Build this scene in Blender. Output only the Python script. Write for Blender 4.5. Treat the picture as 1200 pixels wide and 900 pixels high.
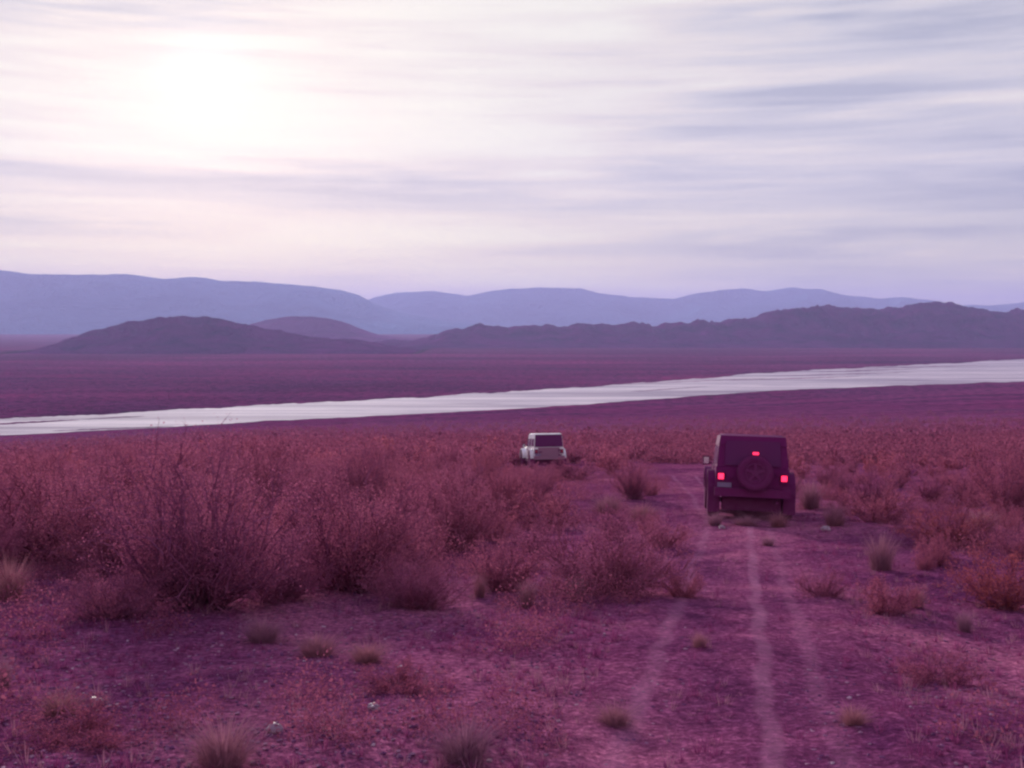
import bpy, bmesh, math, random
import numpy as np
from mathutils import Vector, Matrix, noise

R = math.radians
sc = bpy.context.scene
for o in list(bpy.data.objects):
    bpy.data.objects.remove(o)
COL = sc.collection

# ------------------------------------------------------------------ camera
F = 1287.0                       # focal length in pixels of the 1200 px wide photograph
PITCH = math.atan(70 / F)
cam_d = bpy.data.cameras.new("camera")
cam = bpy.data.objects.new("camera", cam_d)
COL.objects.link(cam)
cam.location = (0, 0, 0)
cam.rotation_euler = (math.pi / 2 - PITCH, 0, 0)
cam_d.sensor_width = 36
cam_d.lens = 36 * F / 1200
cam_d.clip_start = 0.05
cam_d.clip_end = 60000
sc.camera = cam


def ray(px, py):
    a, b = (px - 600) / F, (450 - py) / F
    return Vector((a, math.cos(PITCH) + b * math.sin(PITCH), -math.sin(PITCH) + b * math.cos(PITCH)))


def at(px, py, depth):
    r = ray(px, py)
    return r * (depth / r.y)


# ------------------------------------------------------------------ world and sun
SUN = ray(238, 82).normalized()
SUN_EL = math.asin(SUN.z)
SUN_AZ = math.atan2(SUN.x, SUN.y)
world = bpy.data.worlds.new("World")
sc.world = world
world.use_nodes = True
wt = world.node_tree
wt.nodes.clear()


def N(tree, typ, **kw):
    n = tree.nodes.new(typ)
    for k, v in kw.items():
        if k == 'ins':
            for kk, vv in v.items():
                if hasattr(vv, 'links') or isinstance(vv, bpy.types.NodeSocket):
                    tree.links.new(vv, n.inputs[kk])
                else:
                    n.inputs[kk].default_value = vv
        else:
            setattr(n, k, v)
    return n


def M_(tree, op, a, b=None, c=None, clamp=False):
    n = N(tree, 'ShaderNodeMath', operation=op, use_clamp=clamp)
    for i, v in enumerate((a, b, c)):
        if v is None:
            continue
        if isinstance(v, bpy.types.NodeSocket):
            tree.links.new(v, n.inputs[i])
        else:
            n.inputs[i].default_value = v
    return n.outputs[0]


def ramp(tree, fac, stops, interp='LINEAR'):
    n = N(tree, 'ShaderNodeValToRGB')
    n.color_ramp.interpolation = interp
    el = n.color_ramp.elements
    while len(el) < len(stops):
        el.new(0.5)
    for e, (p, c) in zip(el, stops):
        e.position = p
        e.color = (c[0], c[1], c[2], 1) if hasattr(c, '__len__') else (c, c, c, 1)
    tree.links.new(fac, n.inputs[0])
    return n.outputs[0]


sky = N(wt, 'ShaderNodeTexSky', sky_type='NISHITA', sun_disc=False, sun_elevation=SUN_EL, sun_rotation=SUN_AZ,
        air_density=1.0, dust_density=1.5, ozone_density=1.0)
bg_sky = N(wt, 'ShaderNodeBackground', ins={'Color': sky.outputs[0], 'Strength': 0.07})
tc = N(wt, 'ShaderNodeTexCoord')
sep = N(wt, 'ShaderNodeSeparateXYZ', ins={0: tc.outputs['Generated']})
# thin high overcast: streaks drawn out along the horizon, brighter towards the sun behind it
dotn = N(wt, 'ShaderNodeVectorMath', operation='DOT_PRODUCT')
wt.links.new(tc.outputs['Generated'], dotn.inputs[0])
dotn.inputs[1].default_value = SUN
dp = dotn.outputs['Value']
map1 = N(wt, 'ShaderNodeMapping', ins={'Vector': tc.outputs['Generated'], 'Rotation': (0, R(1.6), 0), 'Scale': (1.6, 1.6, 17)})
n1 = N(wt, 'ShaderNodeTexNoise', ins={'Vector': map1.outputs[0], 'Scale': 2.1, 'Detail': 5.0, 'Roughness': 0.52, 'Distortion': 0.35})
map2 = N(wt, 'ShaderNodeMapping', ins={'Vector': tc.outputs['Generated'], 'Rotation': (0, R(-2.5), 0), 'Location': (3, 1, 7), 'Scale': (3.0, 3.0, 55)})
n2 = N(wt, 'ShaderNodeTexNoise', ins={'Vector': map2.outputs[0], 'Scale': 1.6, 'Detail': 4.0, 'Roughness': 0.5, 'Distortion': 0.2})
prox = N(wt, 'ShaderNodeMapRange', interpolation_type='SMOOTHSTEP', ins={'Value': dp, 'From Min': 0.83, 'From Max': 1.0})
az = M_(wt, 'ARCTAN2', sep.outputs[0], sep.outputs[1])
el_w = M_(wt, 'ADD', sep.outputs[2], M_(wt, 'MULTIPLY', M_(wt, 'SUBTRACT', n1.outputs[0], 0.5), 0.055))


def band(px0, row0, px1, row1, th, amp):
    """one drawn-out cloud streak between two directions of the sky"""
    d0, d1 = ray(px0, row0).normalized(), ray(px1, row1).normalized()
    a0, a1 = math.atan2(d0.x, d0.y), math.atan2(d1.x, d1.y)
    m = (d1.z - d0.z) / (a1 - a0)
    e = M_(wt, 'SUBTRACT', el_w, M_(wt, 'MULTIPLY_ADD', az, m, d0.z - m * a0))
    q = M_(wt, 'DIVIDE', e, th / F)
    gss = M_(wt, 'POWER', 2.718, M_(wt, 'MULTIPLY', M_(wt, 'MULTIPLY', q, q), -1.0))
    hw = (a1 - a0) / 2
    r = M_(wt, 'DIVIDE', M_(wt, 'ABSOLUTE', M_(wt, 'SUBTRACT', az, (a0 + a1) / 2)), hw)
    win = N(wt, 'ShaderNodeMapRange', interpolation_type='SMOOTHSTEP', ins={'Value': r, 'From Min': 1.15, 'From Max': .45})
    return M_(wt, 'MULTIPLY', M_(wt, 'MULTIPLY', gss, win.outputs[0]), amp)


bands = 0.0
for b_ in ((-350, 172, 330, 218, 17, -.42), (200, 215, 780, 246, 20, -.34), (650, 205, 1500, 222, 24, -.30), (760, 120, 1500, 190, 26, -.19),
           (780, 30, 1600, 52, 22, -.20), (-300, 0, 420, 16, 12, -.32), (520, 285, 1400, 292, 12, -.22), (-200, 262, 420, 276, 9, -.16),
           (60, 44, 460, 56, 12, -.22), (300, 262, 1100, 262, 12, .18), (-300, 110, 620, 120, 40, .16)):
    bands = M_(wt, 'ADD', bands, band(*b_))
streak = M_(wt, 'ADD', M_(wt, 'MULTIPLY', M_(wt, 'SUBTRACT', n1.outputs[0], 0.5), 1.25), M_(wt, 'MULTIPLY', M_(wt, 'SUBTRACT', n2.outputs[0], 0.5), 0.85))
elev = N(wt, 'ShaderNodeMapRange', ins={'Value': sep.outputs[2], 'From Min': 0.02, 'From Max': 0.30})
tt = M_(wt, 'ADD', M_(wt, 'ADD', M_(wt, 'MULTIPLY', prox.outputs[0], 0.24), M_(wt, 'MULTIPLY', elev.outputs[0], 0.14)), M_(wt, 'ADD', M_(wt, 'ADD', streak, bands), 0.31), clamp=True)
ccol = ramp(wt, tt, [(0.0, (0.48, 0.49, 0.60)), (0.25, (0.66, 0.64, 0.71)), (0.5, (0.84, 0.77, 0.77)), (0.75, (0.93, 0.89, 0.84)), (1.0, (.975, .95, .87))])
glow = M_(wt, 'MULTIPLY', M_(wt, 'POWER', M_(wt, 'MAXIMUM', dp, 0.0), 1500.0), 0.12)
glow2 = M_(wt, 'MULTIPLY', M_(wt, 'POWER', M_(wt, 'MAXIMUM', dp, 0.0), 60.0), 0.03)
cadd = N(wt, 'ShaderNodeVectorMath', operation='ADD')
hor = N(wt, 'ShaderNodeMapRange', interpolation_type='SMOOTHSTEP', ins={'Value': sep.outputs[2], 'From Min': .14, 'From Max': .0})
warm = N(wt, 'ShaderNodeMix', data_type='RGBA', blend_type='MULTIPLY', ins={0: hor.outputs[0], 6: ccol, 7: (1.20, 1.18, .72, 1)})
zen = N(wt, 'ShaderNodeMapRange', interpolation_type='SMOOTHSTEP', ins={'Value': sep.outputs[2], 'From Min': .34, 'From Max': .8})
warm2 = N(wt, 'ShaderNodeMix', data_type='RGBA', blend_type='MULTIPLY', ins={0: zen.outputs[0], 6: warm.outputs[2], 7: (.50, .53, .84, 1)})
wt.links.new(warm2.outputs[2], cadd.inputs[0])
cmb = N(wt, 'ShaderNodeCombineXYZ', ins={0: M_(wt, 'ADD', glow, glow2), 1: M_(wt, 'ADD', glow, glow2), 2: M_(wt, 'ADD', glow, glow2)})
wt.links.new(cmb.outputs[0], cadd.inputs[1])
bg_cl = N(wt, 'ShaderNodeBackground', ins={'Color': cadd.outputs[0], 'Strength': 1.05})
mixw = N(wt, 'ShaderNodeMixShader', ins={0: 0.9, 1: bg_sky.outputs[0], 2: bg_cl.outputs[0]})
outw = N(wt, 'ShaderNodeOutputWorld', ins={'Surface': mixw.outputs[0]})

sun_d = bpy.data.lights.new("sun", 'SUN')
sun_d.energy = 5.0
sun_d.angle = R(1.6)
sun_d.color = (1.0, 0.93, 0.86)
sun = bpy.data.objects.new("sun", sun_d)
COL.objects.link(sun)
sun.rotation_euler = SUN.to_track_quat('Z', 'Y').to_euler()

sc.view_settings.view_transform = 'Standard'
sc.view_settings.look = 'None'
sc.view_settings.gamma = 1
sc.view_settings.exposure = 0.0
sc.view_settings.use_curve_mapping = False
sc.render.engine = 'CYCLES'
sc.cycles.use_denoising = True
sc.cycles.filter_width = 2.4      # the photograph's lens is soft
sc.cycles.max_bounces = 6
sc.cycles.volume_bounces = 1
sc.cycles.transparent_max_bounces = 8

# ------------------------------------------------------------------ helpers


def tag(o, label=None, cat=None, group=None, kind=None):
    if label: o['label'] = label
    if cat: o['category'] = cat
    if group: o['group'] = group
    if kind: o['kind'] = kind
    return o


def link(name, me, mat=None, parent=None):
    o = bpy.data.objects.new(name, me)
    COL.objects.link(o)
    if mat is not None:
        for m in (mat if isinstance(mat, (list, tuple)) else [mat]):
            me.materials.append(m)
    if parent: o.parent = parent
    return o


def np_mesh(name, verts, faces, smooth=False, mat_idx=None):
    """verts (n,3), faces (m,k) all the same size k"""
    me = bpy.data.meshes.new(name)
    verts = np.asarray(verts, dtype=np.float32)
    faces = np.asarray(faces, dtype=np.int32)
    me.vertices.add(len(verts)); me.vertices.foreach_set('co', verts.ravel())
    me.loops.add(faces.size); me.loops.foreach_set('vertex_index', faces.ravel())
    me.polygons.add(len(faces))
    k = faces.shape[1]
    me.polygons.foreach_set('loop_start', np.arange(0, faces.size, k, dtype=np.int32))
    me.polygons.foreach_set('loop_total', np.full(len(faces), k, dtype=np.int32))
    if mat_idx is not None: me.polygons.foreach_set('material_index', np.asarray(mat_idx, dtype=np.int32))
    me.polygons.foreach_set('use_smooth', np.full(len(faces), smooth))
    me.update(); me.validate()
    return me


def mat_new(name):
    m = bpy.data.materials.new(name); m.use_nodes = True
    t = m.node_tree; t.nodes.clear()
    p = N(t, 'ShaderNodeBsdfPrincipled'); o = N(t, 'ShaderNodeOutputMaterial', ins={'Surface': p.outputs[0]})
    return m, t, p


def setp(p, **kw):
    for k, v in kw.items():
        p.inputs[k.replace('_', ' ')].default_value = v


def bump(t, p, height, strength, dist):
    b = N(t, 'ShaderNodeBump', ins={'Strength': strength, 'Distance': dist, 'Height': height})
    t.links.new(b.outputs[0], p.inputs['Normal'])


def noise_tex(t, vec, scale, detail=4, rough=0.55, dist=0.0):
    return N(t, 'ShaderNodeTexNoise', ins={'Vector': vec, 'Scale': scale, 'Detail': detail, 'Roughness': rough, 'Distortion': dist}).outputs[0]


def mixc(t, fac, a, b, mode='MIX'):
    n = N(t, 'ShaderNodeMix', data_type='RGBA', blend_type=mode)
    for i, v in ((0, fac), (6, a), (7, b)):
        if isinstance(v, bpy.types.NodeSocket): t.links.new(v, n.inputs[i])
        else: n.inputs[i].default_value = (v if not hasattr(v, '__len__') else (*v, 1)[:4])
    return n.outputs[2]


# ------------------------------------------------------------------ terrain
H = 60.0
MID = (.0769, -.0534)


def shore_R(x, y):
    s = x / np.maximum(y, 60.0)
    s = np.clip(s, -0.75, 0.62)
    return H / (MID[0] + MID[1] * s)


def _und(x, y):
    return (0.055 * np.sin(x * .9 + 1.3 * np.sin(y * .31)) * np.sin(y * .7 + .6)
            + 0.12 * np.sin(x * .23 + 2.1) * np.sin(y * .19 + .4 + .3 * np.sin(x * .11))
            + 0.03 * np.sin(x * 1.9 + 2 * np.sin(y * .5)) * np.sin(y * 1.6))


def terr(x, y):
    x = np.asarray(x, dtype=float); y = np.asarray(y, dtype=float)
    Rr = shore_R(x, y)
    k = np.maximum(0.097 * Rr / 58.0, 1.12)
    t = y / Rr
    z = -2 - 58 * (1 - np.power(np.maximum(1 - t, 0), k))
    amp = np.clip(1 - t, 0, 1)
    far = np.clip((y - 60) / 200, 0, 1)
    und = _und(x, y) * amp * (1 - .6 * far)
    big = far * amp * 0.9 * (np.sin(x * .021 + 1) * np.sin(y * .017) + .5 * np.sin(x * .055) * np.sin(y * .043 + 1))
    flat = np.clip(y, 0, 1) * 0
    return z + und + big + flat


def tz(x, y):
    return float(terr(x, y))


def on_ground(px, py):
    r = ray(px, py)
    d = 3.0
    while d < 3000:
        p = r * (d / r.y)
        if p.z < tz(p.x, p.y):
            break
        d += max(.02, d * .002)
    return p.x, p.y


def spaced(lo_far, near, step, hi_far, g=1.09):
    v = list(np.arange(-near, near + step / 2, step))
    a, st = v[-1], step
    while a < hi_far:
        st *= g; a += st; v.append(a)
    a, st, left = v[0], step, []
    while a > lo_far:
        st *= g; a -= st; left.append(a)
    return np.array(left[::-1] + v)


xs = spaced(-15000, 22, 0.28, 15000, 1.075)
ys1 = list(np.arange(-6, 60, 0.28))
a, st = ys1[-1], .28
while a < 18000:
    st = min(st * 1.045, 8 if a < 1300 else 1e9) if a < 1300 else st * 1.1
    a += st; ys1.append(a)
a, st, bk = -6, .28, []
while a > -150:
    st *= 1.2; a -= st; bk.append(a)
ys = np.array(bk[::-1] + ys1)
GX, GY = np.meshgrid(xs, ys)
GZ = terr(GX, GY)
nx, ny = len(xs), len(ys)
idx = np.arange(nx * ny).reshape(ny, nx)
fc = np.stack([idx[:-1, :-1], idx[:-1, 1:], idx[1:, 1:], idx[1:, :-1]], -1).reshape(-1, 4)


def ground_mat(name, rut=False):
    m, t, p = mat_new(name)
    g = N(t, 'ShaderNodeNewGeometry'); pos = g.outputs['Position']
    big = noise_tex(t, pos, .012, 4, .6)
    mid = noise_tex(t, pos, .30, 6, .68, .5)
    fine = noise_tex(t, pos, 3.2, 6, .68)
    grit = noise_tex(t, pos, 17, 5, .8)
    c = ramp(t, mid, [(.34, (.070, .017, .070)), (.48, (.20, .050, .132)), (.68, (.38, .110, .205))])
    c = mixc(t, M_(t, 'MULTIPLY', ramp(t, big, [(.38, 0), (.62, 1)]), .6), c, (.27, .040, .125))
    c = mixc(t, .62, c, ramp(t, fine, [(.28, (.45, .42, .48)), (.5, (1, 1, 1)), (.75, (1.5, 1.6, 1.4))]), 'MULTIPLY')
    c = mixc(t, .75, c, ramp(t, grit, [(.34, (.25, .22, .28)), (.52, (1, 1, 1)), (.68, (2.4, 2.9, 2.4))]), 'MULTIPLY')
    # low scrub seen as speckle on the far flats
    sp = N(t, 'ShaderNodeTexVoronoi', ins={'Vector': pos, 'Scale': .11, 'Randomness': 1.0})
    sepp = N(t, 'ShaderNodeSeparateXYZ', ins={0: pos})
    farm = N(t, 'ShaderNodeMapRange', ins={'Value': sepp.outputs[1], 'From Min': 250.0, 'From Max': 700.0})
    mp = N(t, 'ShaderNodeMapping', ins={'Vector': pos, 'Scale': (.0016, .0055, 1)})
    band = noise_tex(t, mp.outputs[0], 1.0, 6, .62, .6)
    c = mixc(t, M_(t, 'MULTIPLY', ramp(t, sp.outputs['Distance'], [(.25, 1), (.5, 0)]), M_(t, 'MULTIPLY', farm.outputs[0], .8)), c, (.055, .014, .045))
    c = mixc(t, M_(t, 'MULTIPLY', farm.outputs[0], .9), c, mixc(t, 1.0, c, ramp(t, band, [(.32, (.30, .18, .44)), (.5, (.62, .33, .70)), (.68, (1.1, .62, 1.0))]), 'MULTIPLY'))
    if rut:
        at_ = N(t, 'ShaderNodeAttribute', attribute_name='lateral')
        u = at_.outputs['Fac']
        wob = M_(t, 'MULTIPLY', M_(t, 'SUBTRACT', noise_tex(t, pos, .55, 3), .5), .35)
        uu = M_(t, 'ADD', u, wob)

        def line(c0, w):
            return ramp(t, M_(t, 'DIVIDE', M_(t, 'ABSOLUTE', M_(t, 'SUBTRACT', uu, c0)), w), [(.25, 1), (1.0, 0)], 'EASE')
        wheel = M_(t, 'MAXIMUM', M_(t, 'MAXIMUM', M_(t, 'MULTIPLY', line(-.72, .11), .85), M_(t, 'MULTIPLY', line(.56, .11), .6)), M_(t, 'MULTIPLY', line(.16, .10), 1.25))
        patch = ramp(t, noise_tex(t, pos, .8, 4, .7), [(.32, .25), (.6, 1)])
        wheel = M_(t, 'MULTIPLY', M_(t, 'MULTIPLY', wheel, patch), .34)
        c = mixc(t, wheel, c, (.46, .19, .32))
        bed = ramp(t, M_(t, 'ABSOLUTE', uu), [(.75, 1), (1.0, 0)], 'EASE')
        c = mixc(t, M_(t, 'MULTIPLY', bed, .05), c, (.30, .10, .21))
    t.links.new(c, p.inputs['Base Color'])
    setp(p, Roughness=.95)
    p.inputs['Specular IOR Level'].default_value = 0
    hh = M_(t, 'ADD', M_(t, 'MULTIPLY', fine, 1.0), M_(t, 'MULTIPLY', grit, .35))
    bump(t, p, hh, .9, .09)
    return m


ground_m = ground_mat('desert_soil')
ter = link('ground', np_mesh('ground', np.stack([GX, GY, GZ], -1).reshape(-1, 3), fc, True), ground_m)
tag(ter, kind='structure')


# wheel track: a sheet a few mm above the ground, with low humps between the ruts
def track_x(y):
    return .212 * y if y < 23 else 4.876 + .135 * (y - 23) - .0009 * (y - 23) ** 2


tv, tl, tf = [], [], []
us = np.linspace(-1.15, 1.15, 24)
tys = np.arange(2.0, 46, .22)
for j, y in enumerate(tys):
    for u in us:
        x = track_x(y) + u
        hump = .035 * math.exp(-((u - .0) / .3) ** 2) + .03 * math.exp(-((abs(u) - .98) / .09) ** 2)
        hump *= .6 + .4 * noise.noise(Vector((u * 2, y * .7, 3)))
        tv.append((x, y, tz(x, y) + .006 + max(0, hump) * (1 if abs(u) < 1.1 else 0))); tl.append(u)
nu = len(us)
for j in range(len(tys) - 1):
    for i in range(nu - 1):
        a = j * nu + i
        tf.append((a, a + 1, a + nu + 1, a + nu))
me = np_mesh('dirt_track', tv, tf, True)
at_l = me.attributes.new('lateral', 'FLOAT', 'POINT'); at_l.data.foreach_set('value', np.array(tl, dtype=np.float32))
tag(link('dirt_track', me, ground_mat('track_dirt', True)), kind='structure')

# ------------------------------------------------------------------ dry lake
near_edge = [(-400, 531), (-150, 518), (0, 511), (100, 507), (200, 502), (300, 494), (450, 487), (600, 480), (750, 469), (900, 458), (1050, 452), (1200, 447), (1500, 437)]
far_edge = [(-400, 511), (-150, 498), (0, 491), (150, 484), (300, 475), (450, 468), (600, 459), (750, 449), (900, 437), (1050, 429), (1200, 421), (1500, 410)]


def interp(poly, x):
    return float(np.interp(x, [p[0] for p in poly], [p[1] for p in poly]))


def to_plane(px, py, z=-H):
    r = ray(px, py)
    return r * (z / r.z)


lv, lf = [], []
cols = np.linspace(-400, 1500, 1100)
NV = 12
for i, px in enumerate(cols):
    na = noise.fractal(Vector((px * .03, 1, 0)), 1.0, 2.2, 5) * 1.1
    nb = noise.fractal(Vector((px * .021, 9, 0)), .55, 2.4, 9) * 1.3
    a_ = to_plane(px, interp(near_edge, px) + na); b_ = to_plane(px, interp(far_edge, px) + nb)
    for k in range(NV + 1):
        q = a_.lerp(b_, k / NV)
        lv.append((q.x, q.y, -H + .06))
for i in range(len(cols) - 1):
    for k in range(NV):
        a = i * (NV + 1) + k
        lf.append((a, a + NV + 1, a + NV + 2, a + 1))
m_lake, t, p = mat_new('dry_lake_clay')
g = N(t, 'ShaderNodeNewGeometry')
mp = N(t, 'ShaderNodeMapping', ins={'Vector': g.outputs['Position'], 'Rotation': (0, 0, R(-38)), 'Scale': (.0028, .030, 1)})
st = noise_tex(t, mp.outputs[0], 1.0, 7, .62, .5)
st2 = noise_tex(t, g.outputs['Position'], .02, 5, .6)
c = ramp(t, st, [(.34, (.24, .18, .25)), (.46, (.45, .37, .43)), (.60, (.66, .56, .59))])
c = mixc(t, .35, c, ramp(t, st2, [(.35, (.75, .72, .8)), (.6, (1.1, 1.08, 1.05))]), 'MULTIPLY')
t.links.new(c, p.inputs['Base Color'])
setp(p, Roughness=.9)
p.inputs['Specular IOR Level'].default_value = .12
lake = link('dry_lake', np_mesh('dry_lake', lv, lf), m_lake)
tag(lake, kind='structure')


# thin bars of dark soil lying in the lake bed
def bar(px0, px1, row0, row1, th):
    v, f = [], []
    n = 60
    for i in range(n + 1):
        q = i / n
        px = px0 + (px1 - px0) * q
        rw = row0 + (row1 - row0) * q + .5 * noise.fractal(Vector((px * .06, row0, 5)), 1, 2, 3)
        w = th * math.sin(math.pi * q) ** .5 * (.6 + .8 * abs(noise.noise(Vector((px * .09, row0, 2)))))
        for s in (-.5, .5):
            a = to_plane(px, rw + s * w)
            v.append((a.x, a.y, -H + .12))
    for i in range(n):
        f.append((2 * i, 2 * i + 2, 2 * i + 3, 2 * i + 1))
    return np_mesh('soil_bar', v, f)


for b in ((-60, 95, 500, 492, 2.2), (95, 170, 491.5, 488, 1.0), (60, 205, 505.5, 499.5, 1.2), (960, 1080, 436, 432, 1.0), (1130, 1330, 452.5, 446, 1.6), (740, 830, 459, 453, .8), (850, 1010, 446, 441, .9), (900, 1075, 441, 436, .8), (1000, 1160, 432, 428, .7), (700, 900, 452, 443, .6)):
    tag(link('soil_bar', bar(*b), ground_m), kind='structure')


# ------------------------------------------------------------------ hills and mountains
def rock_mat(name, c0, c1, sc_):
    m, t, p = mat_new(name)
    g = N(t, 'ShaderNodeNewGeometry')
    a = noise_tex(t, g.outputs['Position'], sc_, 6, .65, .4)
    c = ramp(t, a, [(.32, c0), (.65, c1)])
    t.links.new(c, p.inputs['Base Color']); setp(p, Roughness=.95)
    p.inputs['Specular IOR Level'].default_value = 0
    bump(t, p, a, 1.0, .7 / sc_)
    return m


def range_mesh(name, prof, D, W, seed, rough, step=2.0, nv=46, jag=0.0):
    pxs = np.arange(prof[0][0], prof[-1][0] + .1, step)
    v, f = [], []
    for i, px in enumerate(pxs):
        row = interp(prof, px)
        row -= jag * noise.fractal(Vector((px * .045, seed, 0)), .8, 2.1, 5)
        for j in range(nv * 2 + 1):
            q = (j - nv) / nv
            dd = D + W * q
            x = (px - 600) / F * D * (1 + .35 * q * W / D)
            top = at(px, row, D).z + H
            sh = (1 - abs(q)) ** 1.05
            P = Vector((x / W * 2.6, dd / W * 2.0, seed))
            n_ = noise.ridged_multi_fractal(P, .9, 2.1, 6, 1.0, 2.0) * .5
            env = 4 * abs(q) * (1 - abs(q))
            h = top * (sh * (1 + rough * (n_ - .55) * min(1, env * 1.3)) )
            v.append((x, dd, -H - 1.5 + max(0, h) + (1.5 if abs(q) < .999 else 0)))
    c = nv * 2 + 1
    for i in range(len(pxs) - 1):
        for j in range(c - 1):
            a = i * c + j
            f.append((a, a + c, a + c + 1, a + 1))
    return np_mesh(name, v, f, True)


m_far = rock_mat('hazed_far_rock', (.06, .15, .26), (.12, .24, .38), .0012)  # blue of distant haze put into the rock colour, besides the haze volume
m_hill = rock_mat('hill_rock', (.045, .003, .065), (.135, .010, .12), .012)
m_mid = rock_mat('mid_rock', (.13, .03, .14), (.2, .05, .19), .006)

left_range = [(-500, 330), (-300, 312), (-120, 318), (0, 316), (40, 321), (90, 322), (150, 321), (195, 327), (230, 324), (262, 329), (300, 330), (340, 333), (372, 336), (400, 340), (420, 345), (440, 356), (470, 366), (520, 376), (560, 380)]
right_range = [(330, 378), (380, 368), (420, 356), (440, 348), (465, 343), (508, 341), (525, 343), (548, 347), (575, 341), (600, 338), (640, 337), (680, 338), (705, 344), (740, 348), (790, 350), (815, 344), (842, 340), (868, 338), (895, 341), (930, 337), (960, 339), (990, 346), (1030, 350), (1055, 348), (1085, 351), (1120, 357), (1160, 358), (1200, 354), (1300, 350), (1450, 340), (1700, 348)]
dark_right = [(400, 404), (450, 400), (490, 398), (520, 389), (545, 383), (562, 380), (590, 384), (615, 382), (640, 380), (665, 384), (690, 379), (715, 381), (742, 378), (762, 383), (790, 379), (815, 377), (845, 377), (870, 373), (900, 367), (925, 363), (950, 359), (985, 360), (1020, 363), (1040, 361), (1058, 364), (1085, 355), (1100, 353), (1120, 356), (1140, 363), (1170, 366), (1200, 364), (1280, 366), (1400, 372), (1600, 370)]
dark_left = [(30, 420), (60, 408), (80, 399), (110, 387), (150, 378), (185, 373), (210, 371), (245, 371), (270, 376), (300, 383), (330, 388), (360, 394), (400, 397), (430, 400), (470, 407), (500, 412)]
mid_left = [(260, 392), (290, 381), (312, 375), (335, 371), (362, 371), (385, 373), (405, 378), (425, 386), (445, 393), (480, 397), (520, 400)]
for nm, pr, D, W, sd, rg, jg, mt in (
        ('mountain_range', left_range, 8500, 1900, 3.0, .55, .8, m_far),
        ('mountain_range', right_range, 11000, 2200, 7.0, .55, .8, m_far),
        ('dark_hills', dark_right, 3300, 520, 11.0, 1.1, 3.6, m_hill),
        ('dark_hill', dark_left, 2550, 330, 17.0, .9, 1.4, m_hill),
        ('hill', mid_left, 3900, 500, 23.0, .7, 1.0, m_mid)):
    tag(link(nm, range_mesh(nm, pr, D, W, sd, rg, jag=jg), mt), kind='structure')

# ------------------------------------------------------------------ haze
hz = bpy.data.materials.new('haze'); hz.use_nodes = True
t = hz.node_tree; t.nodes.clear()
pv = N(t, 'ShaderNodeVolumePrincipled', ins={'Color': (.49, .48, .87, 1), 'Density': 1.04e-4, 'Anisotropy': 0.2})
N(t, 'ShaderNodeOutputMaterial', ins={'Volume': pv.outputs[0]})
bm = bmesh.new()
bmesh.ops.create_cube(bm, size=1)
me = bpy.data.meshes.new('haze')
bmesh.ops.transform(bm, matrix=Matrix.Translation((0, 9800, 225)) @ Matrix.Diagonal((34000, 20800, 580, 1)), verts=bm.verts)
bm.to_mesh(me); bm.free()
tag(link('haze', me, hz), kind='stuff')

# ------------------------------------------------------------------ vegetation
def leaf_mat(name, c0, c1, sc_=.9, trans=.35, rough=.8):
    m = bpy.data.materials.new(name); m.use_nodes = True
    t = m.node_tree; t.nodes.clear()
    g = N(t, 'ShaderNodeNewGeometry'); oi = N(t, 'ShaderNodeObjectInfo')
    isl = g.outputs['Random Per Island']
    a = noise_tex(t, g.outputs['Position'], sc_, 3, .6)
    c = ramp(t, M_(t, 'ADD', M_(t, 'MULTIPLY', a, .6), M_(t, 'MULTIPLY', isl, .4)), [(.28, c0), (.72, c1)])
    c = mixc(t, oi.outputs['Random'], mixc(t, 1., c, (.92, .93, 1.07), 'MULTIPLY'), mixc(t, 1., c, (1.09, 1.04, .95), 'MULTIPLY'))
    d = N(t, 'ShaderNodeBsdfDiffuse', ins={'Color': c}); tr = N(t, 'ShaderNodeBsdfTranslucent', ins={'Color': c})
    mx = N(t, 'ShaderNodeMixShader', ins={0: trans, 1: d.outputs[0], 2: tr.outputs[0]})
    N(t, 'ShaderNodeOutputMaterial', ins={'Surface': mx.outputs[0]})
    return m


m_leaf = leaf_mat('creosote_leaf', (.30, .068, .142), (.47, .140, .225), trans=.45)
m_stem = leaf_mat('creosote_stem', (.19, .045, .11), (.32, .10, .18), trans=0)
m_straw = leaf_mat('straw', (.27, .105, .17), (.46, .20, .27), trans=.3)
m_scrub = leaf_mat('far_scrub', (.215, .050, .105), (.34, .092, .160), .05, trans=.45)
m_flat = leaf_mat('flat_scrub', (.12, .025, .11), (.20, .05, .15), .01, trans=.2)
m_cover = leaf_mat('ground_cover', (.17, .03, .12), (.34, .07, .19), .3, trans=.35)
m_low = leaf_mat('low_brush', (.20, .045, .10), (.38, .105, .17), .4, trans=.4)
m_olive = leaf_mat('rust_leaf', (.31, .066, .10), (.46, .125, .155))


class Buf:
    def __init__(s): s.v, s.f, s.m, s.n = [], [], [], 0

    def add(s, v, f, mi=0):
        v = np.asarray(v, float); f = np.asarray(f, int)
        s.v.append(v); s.f.append(f + s.n); s.m.append(np.full(len(f), mi)); s.n += len(v)

    def mesh(s, name):
        return np_mesh(name, np.concatenate(s.v), np.concatenate(s.f), False, np.concatenate(s.m))


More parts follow.
